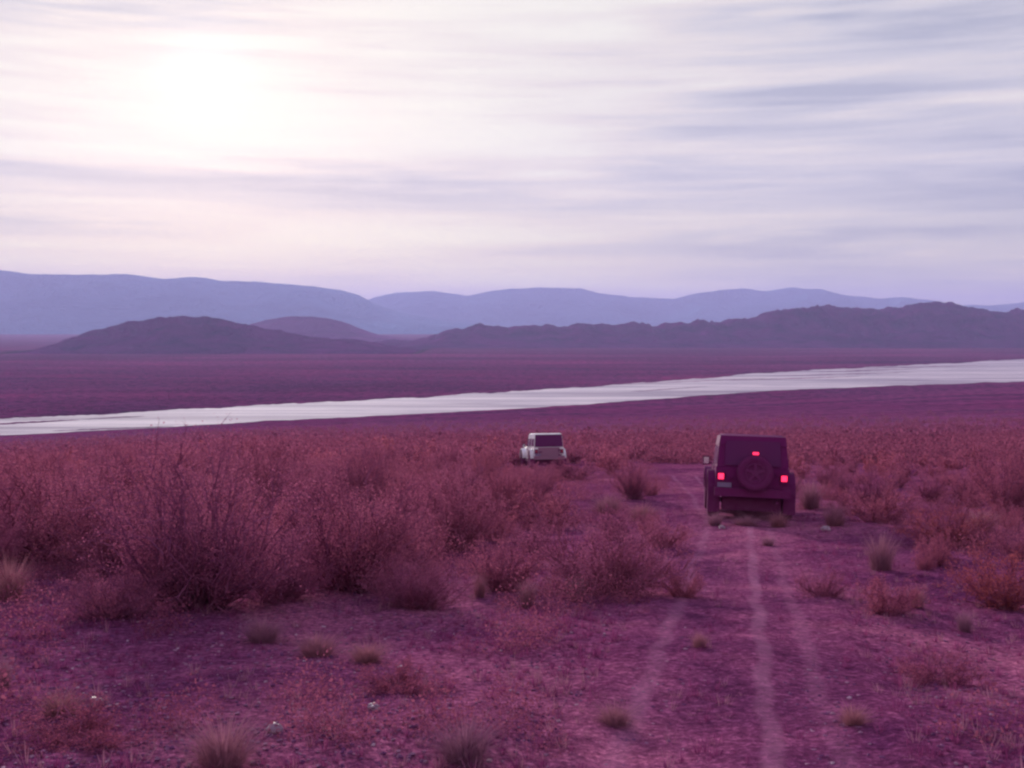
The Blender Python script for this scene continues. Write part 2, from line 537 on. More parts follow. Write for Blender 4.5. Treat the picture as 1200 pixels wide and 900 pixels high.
def tube(buf, pts, r0, r1, mi=0):
    pts = np.asarray(pts, float); n = len(pts)
    d = np.gradient(pts, axis=0)
    d /= np.linalg.norm(d, axis=1)[:, None] + 1e-9
    ref = np.array([.31, .95, .05])
    a = np.cross(d, ref); a /= np.linalg.norm(a, axis=1)[:, None] + 1e-9
    b = np.cross(d, a)
    rr = np.linspace(r0, r1, n)[:, None]
    ring = [pts + rr * (a * math.cos(k * 2.094) + b * math.sin(k * 2.094)) for k in range(3)]
    v = np.stack(ring, 1).reshape(-1, 3)
    f = []
    for i in range(n - 1):
        for k in range(3):
            k2 = (k + 1) % 3
            f.append((i * 3 + k, i * 3 + k2, i * 3 + 3 + k2, i * 3 + 3 + k))
    buf.add(v, f, mi)


def quads(buf, c, size, rng, elong=1.8, mi=0, up=0.0):
    n = len(c)
    a = rng.normal(size=(n, 3)); a[:, 2] += up * 2; a /= np.linalg.norm(a, axis=1)[:, None]
    b = rng.normal(size=(n, 3)); b -= (b * a).sum(1)[:, None] * a; b /= np.linalg.norm(b, axis=1)[:, None]
    s = (size * rng.uniform(.6, 1.4, n))[:, None]
    v = np.stack([c - a * s * elong * .5, c + b * s * .5, c + a * s * elong * .5, c - b * s * .5], 1).reshape(-1, 3)
    buf.add(v, np.arange(4 * n).reshape(n, 4), mi)


def bush_bufs(seed, h, w, nst, nbr, nleaf, leaf, one=False):
    """a creosote: bare stems fanning out from the root, fine leaf clumps on the outer twigs"""
    rng = np.random.default_rng(seed)
    st, lf = Buf(), Buf()
    if one: lf = st
    mi = 1 if one else 0
    tips = []
    for i in range(nst):
        az = rng.uniform(0, 2 * math.pi); tilt = rng.uniform(.05, 1.0) ** .7
        L = h * (rng.uniform(.30, .7) if i % 3 == 0 else rng.uniform(.7, 1.1))
        reach = w * .5 * tilt * rng.uniform(.75, 1.1)
        hh = L * (1 - .42 * tilt ** 1.6)
        b0 = np.array([math.cos(az), math.sin(az), 0]) * w * .07 * rng.uniform(0, 1)
        q = np.linspace(0, 1, 6)[:, None]
        dirv = np.array([math.cos(az), math.sin(az), 0])
        pts = b0 + dirv * reach * q ** .85 + np.array([0, 0, 1]) * hh * q ** 1.1
        pts[1:] += rng.normal(size=(5, 3)) * .035 * h
        pts[0, 2] = -.05
        tube(st, pts, .011 * h / 1.3 + .003, .0025)
        for k in range(nbr):
            u = rng.uniform(.12, .98)
            base = pts[0] * 0 + np.array([np.interp(u, q[:, 0], pts[:, j]) for j in range(3)])
            d = dirv * rng.uniform(-.2, .9) + np.array([0, 0, 1]) * rng.uniform(.35, 1.0) + rng.normal(size=3) * .45
            d /= np.linalg.norm(d)
            bl = h * rng.uniform(.12, .32) * (1.15 - .5 * u)
            bp = np.array([base, base + d * bl * .5 + rng.normal(size=3) * .02 * h, base + d * bl])
            tube(st, bp, .0045, .0015)
            tips.append((bp[1], bp[2]))
    tips = np.array(tips)
    pick = rng.integers(0, len(tips), nleaf)
    tt_ = rng.uniform(-.5, 1.15, nleaf)[:, None]
    c = tips[pick, 0] * (1 - tt_) + tips[pick, 1] * tt_ + rng.normal(size=(nleaf, 3)) * .028 * h
    c = c[c[:, 2] > .04]
    quads(lf, c, leaf, rng, mi=mi)
    return st, lf


bush_lib = []
for i, (h, w, ns, nb, nl, ls) in enumerate([(1.9, 2.3, 95, 14, 36000, .0115), (1.6, 2.2, 84, 13, 30000, .0115), (1.2, 1.9, 68, 12, 21000, .011), (1.0, 1.3, 50, 9, 9000, .012), (.75, 1.2, 44, 8, 7000, .011)]):
    s_, l_ = bush_bufs(100 + i, h, w, ns, nb, nl, ls)
    ms, ml = s_.mesh('stems'), l_.mesh('foliage')
    ms.materials.append(m_stem); ml.materials.append(m_leaf)
    bush_lib.append((h, w, ms, ml))
ml_rust = bush_lib[3][3].copy(); ml_rust.materials.clear(); ml_rust.materials.append(m_olive)
far_lib = []
for i, (h, w) in enumerate([(1.5, 1.9), (1.3, 2.1), (1.1, 1.6), (1.7, 1.9)]):
    s_, _ = bush_bufs(300 + i, h, w, 16, 6, 1500, .05, one=True)
    m_ = s_.mesh('creosote'); m_.materials.append(m_stem); m_.materials.append(m_leaf)
    far_lib.append((h, w, m_))


def place_bush(x, y, h, w, k, rz, label, group=None, rust=False):
    r = bpy.data.objects.new('creosote_bush', None); COL.objects.link(r)
    r.empty_display_size = .3
    hh, ww, ms, ml = bush_lib[k]
    r.location = (x, y, tz(x, y) - .02); r.rotation_euler = (0, 0, rz)
    r.scale = (w / ww, w / ww, h / hh)
    for nm, me_ in (('stems', ms), ('foliage', ml_rust if rust else ml)):
        c_ = bpy.data.objects.new(nm, me_); COL.objects.link(c_); c_.parent = r
    tag(r, label, 'bush', group)
    return r


random.seed(5)
NEAR = [  # px, base row, width px, height px, model, label
    (232, 712, 270, 205, 0, 'tall wide creosote bush left of centre whose twigs rise across the pale lake'),
    (415, 690, 235, 150, 1, 'broad brown bush right beside the tallest creosote bush in the left foreground'),
    (55, 655, 270, 135, 1, 'broad bush cut by the left edge of the picture, dark at its foot'),
    (705, 694, 225, 95, 2, 'low spreading reddish bush left of the wheel track, casting a dark shadow towards the viewer'),
    (525, 645, 150, 100, 2, 'rounded bush in the middle ground between the broad brown bush and the reddish one'),
    (150, 628, 160, 110, 0, 'bush standing behind the gap of the two large left bushes'),
    (310, 612, 150, 100, 0, 'bush standing behind the two largest left foreground bushes'),
    (1172, 712, 130, 78, 3, 'rust coloured bush near the right edge, right of the wheel track'),
    (1040, 718, 100, 52, 4, 'small low bush right of the wheel track below the straw tuft'),
    (1110, 640, 170, 62, 2, 'wide low bush at the right, behind the rust coloured bush'),
    (1180, 604, 120, 90, 2, 'bush at the right edge of the picture, level with the dark vehicle'),
    (1030, 612, 110, 50, 4, 'small dark bush a little right of the dark vehicle and its pale tufts'),
    (640, 620, 110, 60, 4, 'small bush in front of the distant white vehicle'),
    (1100, 800, 120, 44, 4, 'flat little bush in the lower right foreground'),
    (465, 806, 130, 34, 4, 'flat dark bush in the lower middle foreground'),
    (90, 868, 190, 46, 4, 'low dark bush in the lower left corner beside the grass tuft'),
    (325, 704, 130, 72, 2, 'half height bush filling the gap between the two largest left bushes'),
    (492, 712, 140, 66, 2, 'open spreading bush at the right foot of the broad brown bush'),
    (590, 690, 110, 66, 3, 'round half height bush touching the left side of the reddish bush'),
    (130, 722, 150, 60, 2, 'half height bush at the left foot of the tallest bush'),
    (800, 700, 60, 40, 4, 'small bush between the reddish bush and the left wheel rut'),
    (965, 700, 70, 40, 4, 'small bush just right of the right wheel rut'),
    (672, 562, 66, 27, 4, 'low bush hiding the right rear wheel of the white vehicle'),
    (638, 563, 84, 24, 4, 'very low bush in front of the left rear wheel of the white vehicle'),
    (775, 640, 70, 42, 4, 'small bush just left of the rut behind the dark vehicle'),
]
placed = []
for px, row, wp, hp, k, lab in NEAR:
    x, y = on_ground(px, row)
    place_bush(x, y, hp / F * y, wp / F * y, k, random.uniform(0, 6.28), lab, rust='rust' in lab)
    placed.append((x, y, wp / F * y * .5))

BLACK = (5.02, 23.4); WHITE = (1.75, 56.0)
GRP = 'creosote bushes covering the slope down to the lake'
LABM = 'knee to chest high reddish creosote bush, one of many crowded on the slope'
cnt = 0
tries = 0
while cnt < 275 and tries < 20000:
    tries += 1
    y = 14 + 66 * random.random() ** 1.15
    s = random.uniform(-.50, .50)
    x = s * y
    right = s > .12
    h = random.uniform(.9, 1.7) if not right else random.uniform(.5, 1.15)
    if y < 22 and s > -.1: h *= .6
    w = h * random.uniform(1.1, 1.6)
    if abs(x - track_x(y)) < 1.2 + w * .45 and y < 70: continue
    px = 600 + F * s
    if y < 30 and 800 < px < 960: continue
    # keep the line of sight to both vehicles clear down to their wheels
    if 590 < px < 700 and y < WHITE[1]:
        lim = tz(x, y) + h
        rowtop = 450 + F * math.tan(math.atan(-lim / y) - PITCH)
        if rowtop < 533:
            h = min(h, .55); w = h * 1.5
            if tz(x, y) / -y < .125: continue
    if math.hypot(x - WHITE[0], y - WHITE[1]) < 3.6: continue
    if math.hypot(x - BLACK[0], y - BLACK[1] - 2) < 4.0: continue
    if 780 < px < 960 and y > 24:
        pass
    if any(math.hypot(x - a, y - b) < (r_ + w * .5) * (.62 if y > 30 else .8) for a, b, r_ in placed): continue
    placed.append((x, y, w * .5))
    if y < 42:
        k = min(range(5), key=lambda q: abs(bush_lib[q][0] - h) + random.random() * .5)
        place_bush(x, y, h, w, k, random.uniform(0, 6.28), LABM, GRP, rust=False)
    else:
        k = random.randrange(4)
        o = bpy.data.objects.new('creosote_bush', far_lib[k][2]); COL.objects.link(o)
        o.location = (x, y, tz(x, y) - .03); o.rotation_euler = (0, 0, random.uniform(0, 6.28))
        o.scale = (w / far_lib[k][1], w / far_lib[k][1], h / far_lib[k][0])
        tag(o, LABM, 'bush', GRP)
    cnt += 1

# the rest of the brush, uncountable, down to the lake and on the flats beyond it
rng = np.random.default_rng(77)


def scrub(name, n, y0, y1, smax, hmin, hmax, per, leaf, powr=1.0, keep=None, mat=None):
    buf = Buf()
    yy = y0 + (y1 - y0) * rng.random(n) ** powr
    ss = rng.uniform(-smax, smax, n)
    xx = ss * yy
    ok = np.ones(n, bool) if keep is None else keep(xx, yy, ss)
    xx, yy = xx[ok], yy[ok]
    zz = terr(xx, yy); hh = rng.uniform(hmin, hmax, len(xx)) * rng.uniform(.7, 1.1, len(xx))
    m = len(xx)
    d = rng.normal(size=(m, per, 3)); d /= np.linalg.norm(d, axis=2)[..., None]
    d *= (rng.random((m, per, 1)) ** .4)
    d[..., 2] = np.abs(d[..., 2])
    c = d * np.stack([hh * .7, hh * .7, hh], -1)[:, None, :]
    c += np.stack([xx, yy, zz], -1)[:, None, :]
    sz = np.repeat(hh * leaf, per)
    quads(buf, c.reshape(-1, 3), sz, rng, 1.3)
    me_ = buf.mesh(name); me_.materials.append(mat or m_scrub)
    o = bpy.data.objects.new(name, me_); COL.objects.link(o)
    tag(o, kind='stuff')
    return o


def clear(x, y, s):
    ok = ~((np.abs(x - np.vectorize(track_x)(y)) < 1.6) & (y < 60))
    ok &= ~((np.abs(x - WHITE[0]) < 2.2) & (np.abs(y - WHITE[1]) < 4))
    thin = (y > 300) & (rng.random(len(x)) < (y - 300) / 280)
    return ok & ~thin


scrub('scrub_brush', 2600, 58, 130, .55, .8, 1.5, 170, .09, 1.0, clear)
scrub('scrub_brush', 6500, 120, 560, .60, .8, 1.6, 44, .20, 1.3, clear)
shore = lambda x, y, s: (y > np.array([to_plane(600 + F * q, interp(far_edge, 600 + F * q)).y for q in s]) + 4)
scrub('lakeside_scrub', 16000, 680, 2600, .60, .4, 1.1, 7, .7, 1.0, shore, m_flat)


# ------------------------------------------------------------------ dry grass and low ground cover
def tuft_mesh(seed, h, w, n):
    rg = np.random.default_rng(seed); b = Buf()
    az = rg.uniform(0, 6.28, n); rr = w * .5 * rg.random(n) ** .6
    base = np.stack([np.cos(az) * rr * .45, np.sin(az) * rr * .45, np.zeros(n) - .02], -1)
    L = h * rg.uniform(.2, 1.05, n) ** 1.2
    tip = base + np.stack([np.cos(az) * rr * 1.0, np.sin(az) * rr * 1.0, L], -1) + rg.normal(size=(n, 3)) * .12 * h
    mid = (base + tip) / 2 + np.stack([-np.cos(az) * rr * .2, -np.sin(az) * rr * .2, L * .12], -1)
    sd = np.stack([-np.sin(az + rg.normal(size=n)), np.cos(az), np.zeros(n)], -1) * .0022
    v = np.stack([base - sd, base + sd, mid + sd, mid - sd, tip], 1)
    v[:, 4] = tip
    tipq = np.stack([mid - sd, mid + sd, tip + sd * .2, tip - sd * .2], 1)
    b.add(v[:, :4].reshape(-1, 3), np.arange(4 * n).reshape(n, 4)); b.add(tipq.reshape(-1, 3), np.arange(4 * n).reshape(n, 4))
    me_ = b.mesh('dry_grass_tuft'); me_.materials.append(m_straw)
    return me_


tufts = [tuft_mesh(1, .5, .7, 1100), tuft_mesh(2, .35, .6, 900), tuft_mesh(3, .6, .6, 1000)]
TUFT = [
    (308, 752, 66, 30, 'dry straw tuft at the foot of the tallest left bush, right of its shadow'),
    (372, 768, 70, 26, 'wide low straw tuft right of the tuft at the tallest bush, on bare soil'),
    (430, 775, 60, 22, 'low faded straw tuft in the bare patch, left of centre'),
    (712, 602, 46, 24, 'pale straw tuft between the two vehicles, up the slope'),
    (752, 610, 50, 22, 'pale straw tuft just left of the dark vehicle'),
    (950, 596, 40, 34, 'pale straw tuft standing against the right rear wheel of the dark vehicle'),
    (978, 616, 40, 26, 'pale straw tuft a pace to the right of the dark vehicle'),
    (1032, 668, 50, 46, 'upright straw tuft right of the wheel track, above the small low bush'),
    (1150, 622, 52, 26, 'straw tuft in front of the right edge bush'),
    (562, 700, 26, 30, 'thin upright straw tuft between the rounded bush and the reddish bush'),
    (618, 712, 34, 34, 'thin straw tuft at the left foot of the reddish bush'),
    (676, 704, 32, 30, 'thin straw tuft in front of the reddish bush'),
    (12, 702, 60, 50, 'straw tuft at the left edge below the broad dark footed bush'),
    (4, 806, 34, 40, 'small straw tuft cut by the left edge, low in the picture'),
    (262, 898, 110, 56, 'broad straw tuft at the bottom edge, left of centre'),
    (545, 892, 100, 50, 'broad straw tuft at the bottom edge near the middle'),
    (72, 838, 70, 30, 'low straw tuft behind the low dark bush of the lower left corner'),
    (238, 640, 40, 46, 'pale thin stalks inside the tallest left bush'),
    (838, 616, 30, 16, 'low tuft in front of the left rear wheel of the dark vehicle'),
    (874, 617, 46, 13, 'low wide tuft on the track under the rear bumper of the dark vehicle'),
    (912, 618, 34, 18, 'low tuft in front of the right rear wheel of the dark vehicle'),
    (900, 640, 24, 12, 'tiny tuft between the ruts behind the dark vehicle'),
    (1075, 712, 30, 26, 'small tuft between the small low bush and the rust coloured bush'),
    (1130, 740, 30, 26, 'small tuft below the rust coloured bush'),
    (820, 760, 30, 20, 'small tuft on the left edge of the wheel track'),
    (720, 850, 60, 26, 'low straw tuft in the foreground left of the track'),
    (1000, 850, 50, 22, 'low straw tuft in the foreground right of the track'),
]
for i, (px, row, wp, hp, lab) in enumerate(TUFT):
    x, y = on_ground(px, row)
    k = i % 3
    o = bpy.data.objects.new('dry_grass_tuft', tufts[k]); COL.objects.link(o)
    bw, bh = (.7, .6, .6)[k] * 1.2, (.5, .35, .6)[k]
    sx = wp / F * y / bw
    o.location = (x, y, tz(x, y)); o.scale = (sx, sx, hp / F * y / bh); o.rotation_euler = (0, 0, random.uniform(0, 6))
    tag(o, lab, 'dry grass', 'straw tufts between the bushes')


def cover(name, n, y0, y1, hmin, hmax, blades, width, mat, seed, keep=None):
    rg = np.random.default_rng(seed)
    y = y0 + (y1 - y0) * rg.random(n) ** 1.3; s = rg.uniform(-.52, .52, n); x = s * y
    nn = np.array([noise.noise(Vector((a * .35, b * .35, seed))) for a, b in zip(x, y)])
    uu = x - np.vectorize(track_x)(y)
    ok = (np.minimum(np.abs(uu + .7), np.minimum(np.abs(uu - .62), np.abs(uu - .16) + .08)) > .12 + .22 * rg.random(n) + hmax * .6) & (nn + rg.normal(size=n) * .25 > -.05)
    if keep is not None: ok &= keep(x, y, s)
    x, y = x[ok], y[ok]; m = len(x); z = terr(x, y)
    h = rg.uniform(hmin, hmax, m)
    P = np.repeat(np.stack([x, y, z], -1), blades, 0); hh = np.repeat(h, blades); k = len(P)
    az = rg.uniform(0, 6.28, k); r = hh * rg.uniform(.1, .9, k)
    base = P + np.stack([np.cos(az) * r * .3, np.sin(az) * r * .3, -.01 + 0 * r], -1)
    tip = P + np.stack([np.cos(az) * r, np.sin(az) * r, hh * rg.uniform(.4, 1, k)], -1)
    sd = np.stack([np.cos(az + 1.57 + rg.normal(size=k)), np.sin(az + 1.57), 0 * az], -1) * (width * rg.uniform(.6, 1.4, k))[:, None]
    v = np.stack([base - sd, base + sd, tip + sd * .3, tip - sd * .3], 1).reshape(-1, 3)
    me_ = np_mesh(name, v, np.arange(4 * k).reshape(k, 4)); me_.materials.append(mat)
    o = bpy.data.objects.new(name, me_); COL.objects.link(o); tag(o, kind='stuff')


cover('ground_cover', 15000, 5.0, 48, .02, .10, 16, .0028, m_cover, 41)
scrub('low_brush', 4200, 6.5, 58, .52, .12, .50, 260, .045, 1.2, lambda x, y, q: (np.abs(x - np.vectorize(track_x)(y)) > 1.0)
      & ((y > 12) | (rng.random(len(x)) < .35)) & ~((np.abs(x - 5) < 2) & (y < 30))
      & (np.array([noise.noise(Vector((a_ * .3, b_ * .3, 8))) for a_, b_ in zip(x, y)]) > -.12), m_low)
cover('dry_grass', 6000, 5.0, 60, .03, .13, 14, .0022, m_straw, 42)

# gravel: uncountable small stones on the bare patches
m_stone, t, p = mat_new('pale_stone')
g = N(t, 'ShaderNodeNewGeometry')
c = ramp(t, g.outputs['Random Per Island'], [(0, (.12, .03, .11)), (.6, (.22, .07, .17)), (.97, (.34, .16, .25)), (1, (.52, .34, .42))])
t.links.new(c, p.inputs['Base Color']); setp(p, Roughness=.9); p.inputs['Specular IOR Level'].default_value = .1
rg = np.random.default_rng(9)
ico = bmesh.new(); bmesh.ops.create_icosphere(ico, subdivisions=1, radius=1)
iv = np.array([v.co[:] for v in ico.verts]); ifc = np.array([[v.index for v in f.verts] for f in ico.faces]); ico.free()
n = 34000
y = 5.5 + 26 * rg.random(n) ** 1.6; s = rg.uniform(-.5, .5, n); x = s * y
dens = np.where(s < -.08, .95, .5) * np.where(y < 14, 1, .4)
dens = np.where((np.abs(s - .27) < .05) & (y < 9), 1.0, dens)
ok = rg.random(n) < dens
x, y = x[ok], y[ok]; m = len(x); z = terr(x, y)
sz = .004 + .014 * rg.random(m) ** 3.5
V = iv[None] * (1 + .25 * rg.normal(size=(m, len(iv), 1))) * sz[:, None, None] * np.array([1.2, 1, .65])
ang = rg.uniform(0, 6.28, m); ca, sa = np.cos(ang)[:, None], np.sin(ang)[:, None]
V = np.stack([V[..., 0] * ca - V[..., 1] * sa, V[..., 0] * sa + V[..., 1] * ca, V[..., 2]], -1)
V += np.stack([x, y, z + sz * .3], -1)[:, None]
FF = ifc[None] + (np.arange(m) * len(iv))[:, None, None]
me = np_mesh('gravel', V.reshape(-1, 3), FF.reshape(-1, 3)); me.materials.append(m_stone)
o = bpy.data.objects.new('gravel', me); COL.objects.link(o); tag(o, kind='stuff')

m_rock, t, p = mat_new('rock')
g = N(t, 'ShaderNodeNewGeometry')
c = ramp(t, noise_tex(t, g.outputs['Position'], 18, 4), [(.3, (.20, .09, .15)), (.7, (.36, .22, .29))])
t.links.new(c, p.inputs['Base Color']); setp(p, Roughness=.5)
ROCKS = [(112, 826, .045, 'pale stone on bare soil near the lower left corner, brightest in the gravel'),
         (322, 858, .05, 'pale stone on bare soil in the lower left, beside the broad bottom edge tuft'),
         (846, 620, .07, 'pale stone on the track right behind the dark vehicle'),
         (968, 622, .09, 'pale stone in the straw right of the dark vehicle'),
         (438, 832, .04, 'pale stone in the lower middle beside the flat dark bush')]
for px, row, r_, lab in ROCKS:
    x, y = on_ground(px, row)
    b = bmesh.new(); bmesh.ops.create_icosphere(b, subdivisions=3, radius=r_)
    for v in b.verts:
        q = v.co / r_
        v.co = q * r_ * (1 + .35 * noise.noise(q * 1.4 + Vector((px, row, 0))) + .1 * noise.noise(q * 5)); v.co.z *= .7
    me = bpy.data.meshes.new('stone'); b.to_mesh(me); b.free()
    o = link('stone', me, m_rock); o.location = (x, y, tz(x, y) + r_ * .35)
    tag(o, lab, 'stone', 'pale stones on the soil')


# ------------------------------------------------------------------ vehicles
def paint(name, col, rough=.3, coat=.6, metal=0.0, dust=.25, spec=.04):
    m, t, p = mat_new(name)
    tcn = N(t, 'ShaderNodeTexCoord')
    n_ = noise_tex(t, tcn.outputs['Object'], 5.0, 5, .65)
    sp = N(t, 'ShaderNodeSeparateXYZ', ins={0: tcn.outputs['Object']})
    low = N(t, 'ShaderNodeMapRange', ins={'Value': sp.outputs[2], 'From Min': 1.1, 'From Max': .3})
    d = M_(t, 'MULTIPLY', M_(t, 'MULTIPLY', ramp(t, n_, [(.3, .2), (.7, 1)]), low.outputs[0]), dust)
    t.links.new(mixc(t, d, col, (.22, .10, .17)), p.inputs['Base Color'])
    t.links.new(M_(t, 'ADD', rough, M_(t, 'MULTIPLY', d, .5)), p.inputs['Roughness'])
    setp(p, Metallic=metal); p.inputs['Coat Weight'].default_value = coat
    p.inputs['Specular IOR Level'].default_value = spec
    p.inputs['Coat Roughness'].default_value = .08
    return m


m_black = paint('dark_paint', (.165, .013, .11), .45, .0)
m_white = paint('white_paint', (.80, .74, .78), .35, .5, dust=.5, spec=.5)
m_dusty = paint('dusty_white_paint', (.30, .14, .22), .7, 0, dust=.5)
m_top = paint('roof_plastic', (.155, .013, .105), .5, .0)
m_trim = paint('black_plastic', (.145, .012, .095), .6, 0, dust=.2)
m_tyre = paint('tyre_rubber', (.135, .012, .09), .85, 0, dust=.2)
m_rim = paint('alloy_rim', (.15, .014, .10), .5, .0, .0)
m_glass = paint('dark_glass', (.12, .012, .10), .25, .0, dust=.0, spec=.10)
m_under = paint('undercarriage', (.10, .008, .06), .8, 0)
m_plate = paint('plate_metal', (.24, .16, .28), .4, .2)
m_chrome = paint('mirror_glass', (.8, .8, .85), .08, .0, 1.0, dust=0)


def emat(name, col, s):
    m, t, p = mat_new(name)
    setp(p, Base_Color=(.5, .02, .05, 1), Roughness=.3)
    p.inputs['Emission Color'].default_value = (*col, 1); p.inputs['Emission Strength'].default_value = s
    return m


m_brake = emat('brake_lamp', (1.0, .022, .085), 2.6)
m_lampoff = paint('lamp_lens', (.35, .04, .08), .2, .5, dust=0)
m_headl = paint('headlamp_lens', (.7, .68, .72), .1, .5, dust=0)


def done(bm, name, mat, parent, bevel=0.0, smooth=True):
    if bevel:
        bmesh.ops.bevel(bm, geom=[e for e in bm.edges if len(e.link_faces) == 2 and e.calc_face_angle(0) > .35],
                        offset=bevel, segments=2, profile=.6, affect='EDGES', clamp_overlap=True)
    bmesh.ops.recalc_face_normals(bm, faces=bm.faces)
    me = bpy.data.meshes.new(name); bm.to_mesh(me); bm.free()
    if smooth:
        me.polygons.foreach_set('use_smooth', [True] * len(me.polygons))
        me.set_sharp_from_angle(angle=R(38))
    return link(name, me, mat, parent)


def hexa(bm, b, t_, z0, z1):
    """b, t_ = (x0,x1,y0,y1) of the bottom and top"""
    v = [bm.verts.new((x, y, z)) for (X0, X1, Y0, Y1), z in ((b, z0), (t_, z1)) for x, y in ((X0, Y0), (X1, Y0), (X1, Y1), (X0, Y1))]
    for f in ((3, 2, 1, 0), (4, 5, 6, 7), (0, 1, 5, 4), (1, 2, 6, 5), (2, 3, 7, 6), (3, 0, 4, 7)):
        bm.faces.new([v[i] for i in f])


def box(bm, x0, x1, y0, y1, z0, z1):
    hexa(bm, (x0, x1, y0, y1), (x0, x1, y0, y1), z0, z1)


def prism(bm, prof, x0, x1):
    """prof = (y,z) polygon extruded across"""
    a = [bm.verts.new((x0, y, z)) for y, z in prof]; b = [bm.verts.new((x1, y, z)) for y, z in prof]
    bm.faces.new(a); bm.faces.new(b[::-1])
    n = len(prof)
    for i in range(n):
        bm.faces.new((a[i], b[i], b[(i + 1) % n], a[(i + 1) % n]))


def lathe(bm, prof, axis, c, n=40):
    """prof=(along axis, radius); axis 'x' or 'y'"""
    rings = []
    for (u, r) in prof:
        ring = []
        for k in range(n):
            a = 2 * math.pi * k / n
            if axis == 'x': co = (c[0] + u, c[1] + r * math.cos(a), c[2] + r * math.sin(a))
            else: co = (c[0] + r * math.cos(a), c[1] + u, c[2] + r * math.sin(a))
            ring.append(bm.verts.new(co))
        rings.append(ring)
    for i in range(len(rings) - 1):
        for k in range(n):
            bm.faces.new((rings[i][k], rings[i][(k + 1) % n], rings[i + 1][(k + 1) % n], rings[i + 1][k]))
    bm.faces.new(rings[0]); bm.faces.new(rings[-1][::-1])


TYRE = [(-.10, .22), (-.125, .27), (-.13, .34), (-.115, .385), (-.08, .402), (.08, .402), (.115, .385), (.13, .34), (.125, .27), (.10, .22)]


def wheel(parent, x, y, z, side, axis='x', name='wheel', r=1.0):
    w = bpy.data.objects.new(name, None); COL.objects.link(w); w.parent = parent; w.location = (x, y, z)
    bm = bmesh.new(); lathe(bm, [(u, q * r) for u, q in TYRE], axis, (0, 0, 0))
    for k in range(26):     # tread blocks
        a = 2 * math.pi * k / 26
        for s in (-.055, .055):
            b2 = bmesh.new(); box(b2, s - .045, s + .045, -.03, .03, .392 * r, .412 * r)
            M = Matrix.Rotation(a + (.1 if s > 0 else 0), 4, 'X')
            if axis == 'y': M = Matrix.Rotation(math.pi / 2, 4, 'Z') @ M
            bmesh.ops.transform(b2, matrix=M, verts=b2.verts)
            tmp = bpy.data.meshes.new('tmp'); b2.to_mesh(tmp); b2.free(); bm.from_mesh(tmp); bpy.data.meshes.remove(tmp)
    done(bm, 'tyre', m_tyre, w)
    bm = bmesh.new()
    o_ = .128 * side
    lathe(bm, [(o_ * .2, .225 * r), (o_ * .95, .225 * r), (o_ * .95, .20 * r), (o_ * .6, .185 * r), (o_ * .6, .07), (o_ * .98, .06), (o_ * .98, .01)], axis, (0, 0, 0), 30)
    for k in range(5):
        b2 = bmesh.new(); box(b2, min(o_ * .55, o_ * .93), max(o_ * .55, o_ * .93), -.03, .03, .05, .2 * r)
        M = Matrix.Rotation(2 * math.pi * k / 5, 4, 'X')
        if axis == 'y': M = Matrix.Rotation(math.pi / 2, 4, 'Z') @ M
        bmesh.ops.transform(b2, matrix=M, verts=b2.verts)
        tmp = bpy.data.meshes.new('tmp'); b2.to_mesh(tmp); b2.free(); bm.from_mesh(tmp); bpy.data.meshes.remove(tmp)
    done(bm, 'rim', m_rim, w)
    return w


def arch(yc, r, z0, n=10):
    return [(yc + r * math.cos(a), z0 + r * math.sin(a) * .92) for a in np.linspace(math.pi, 0, n)]


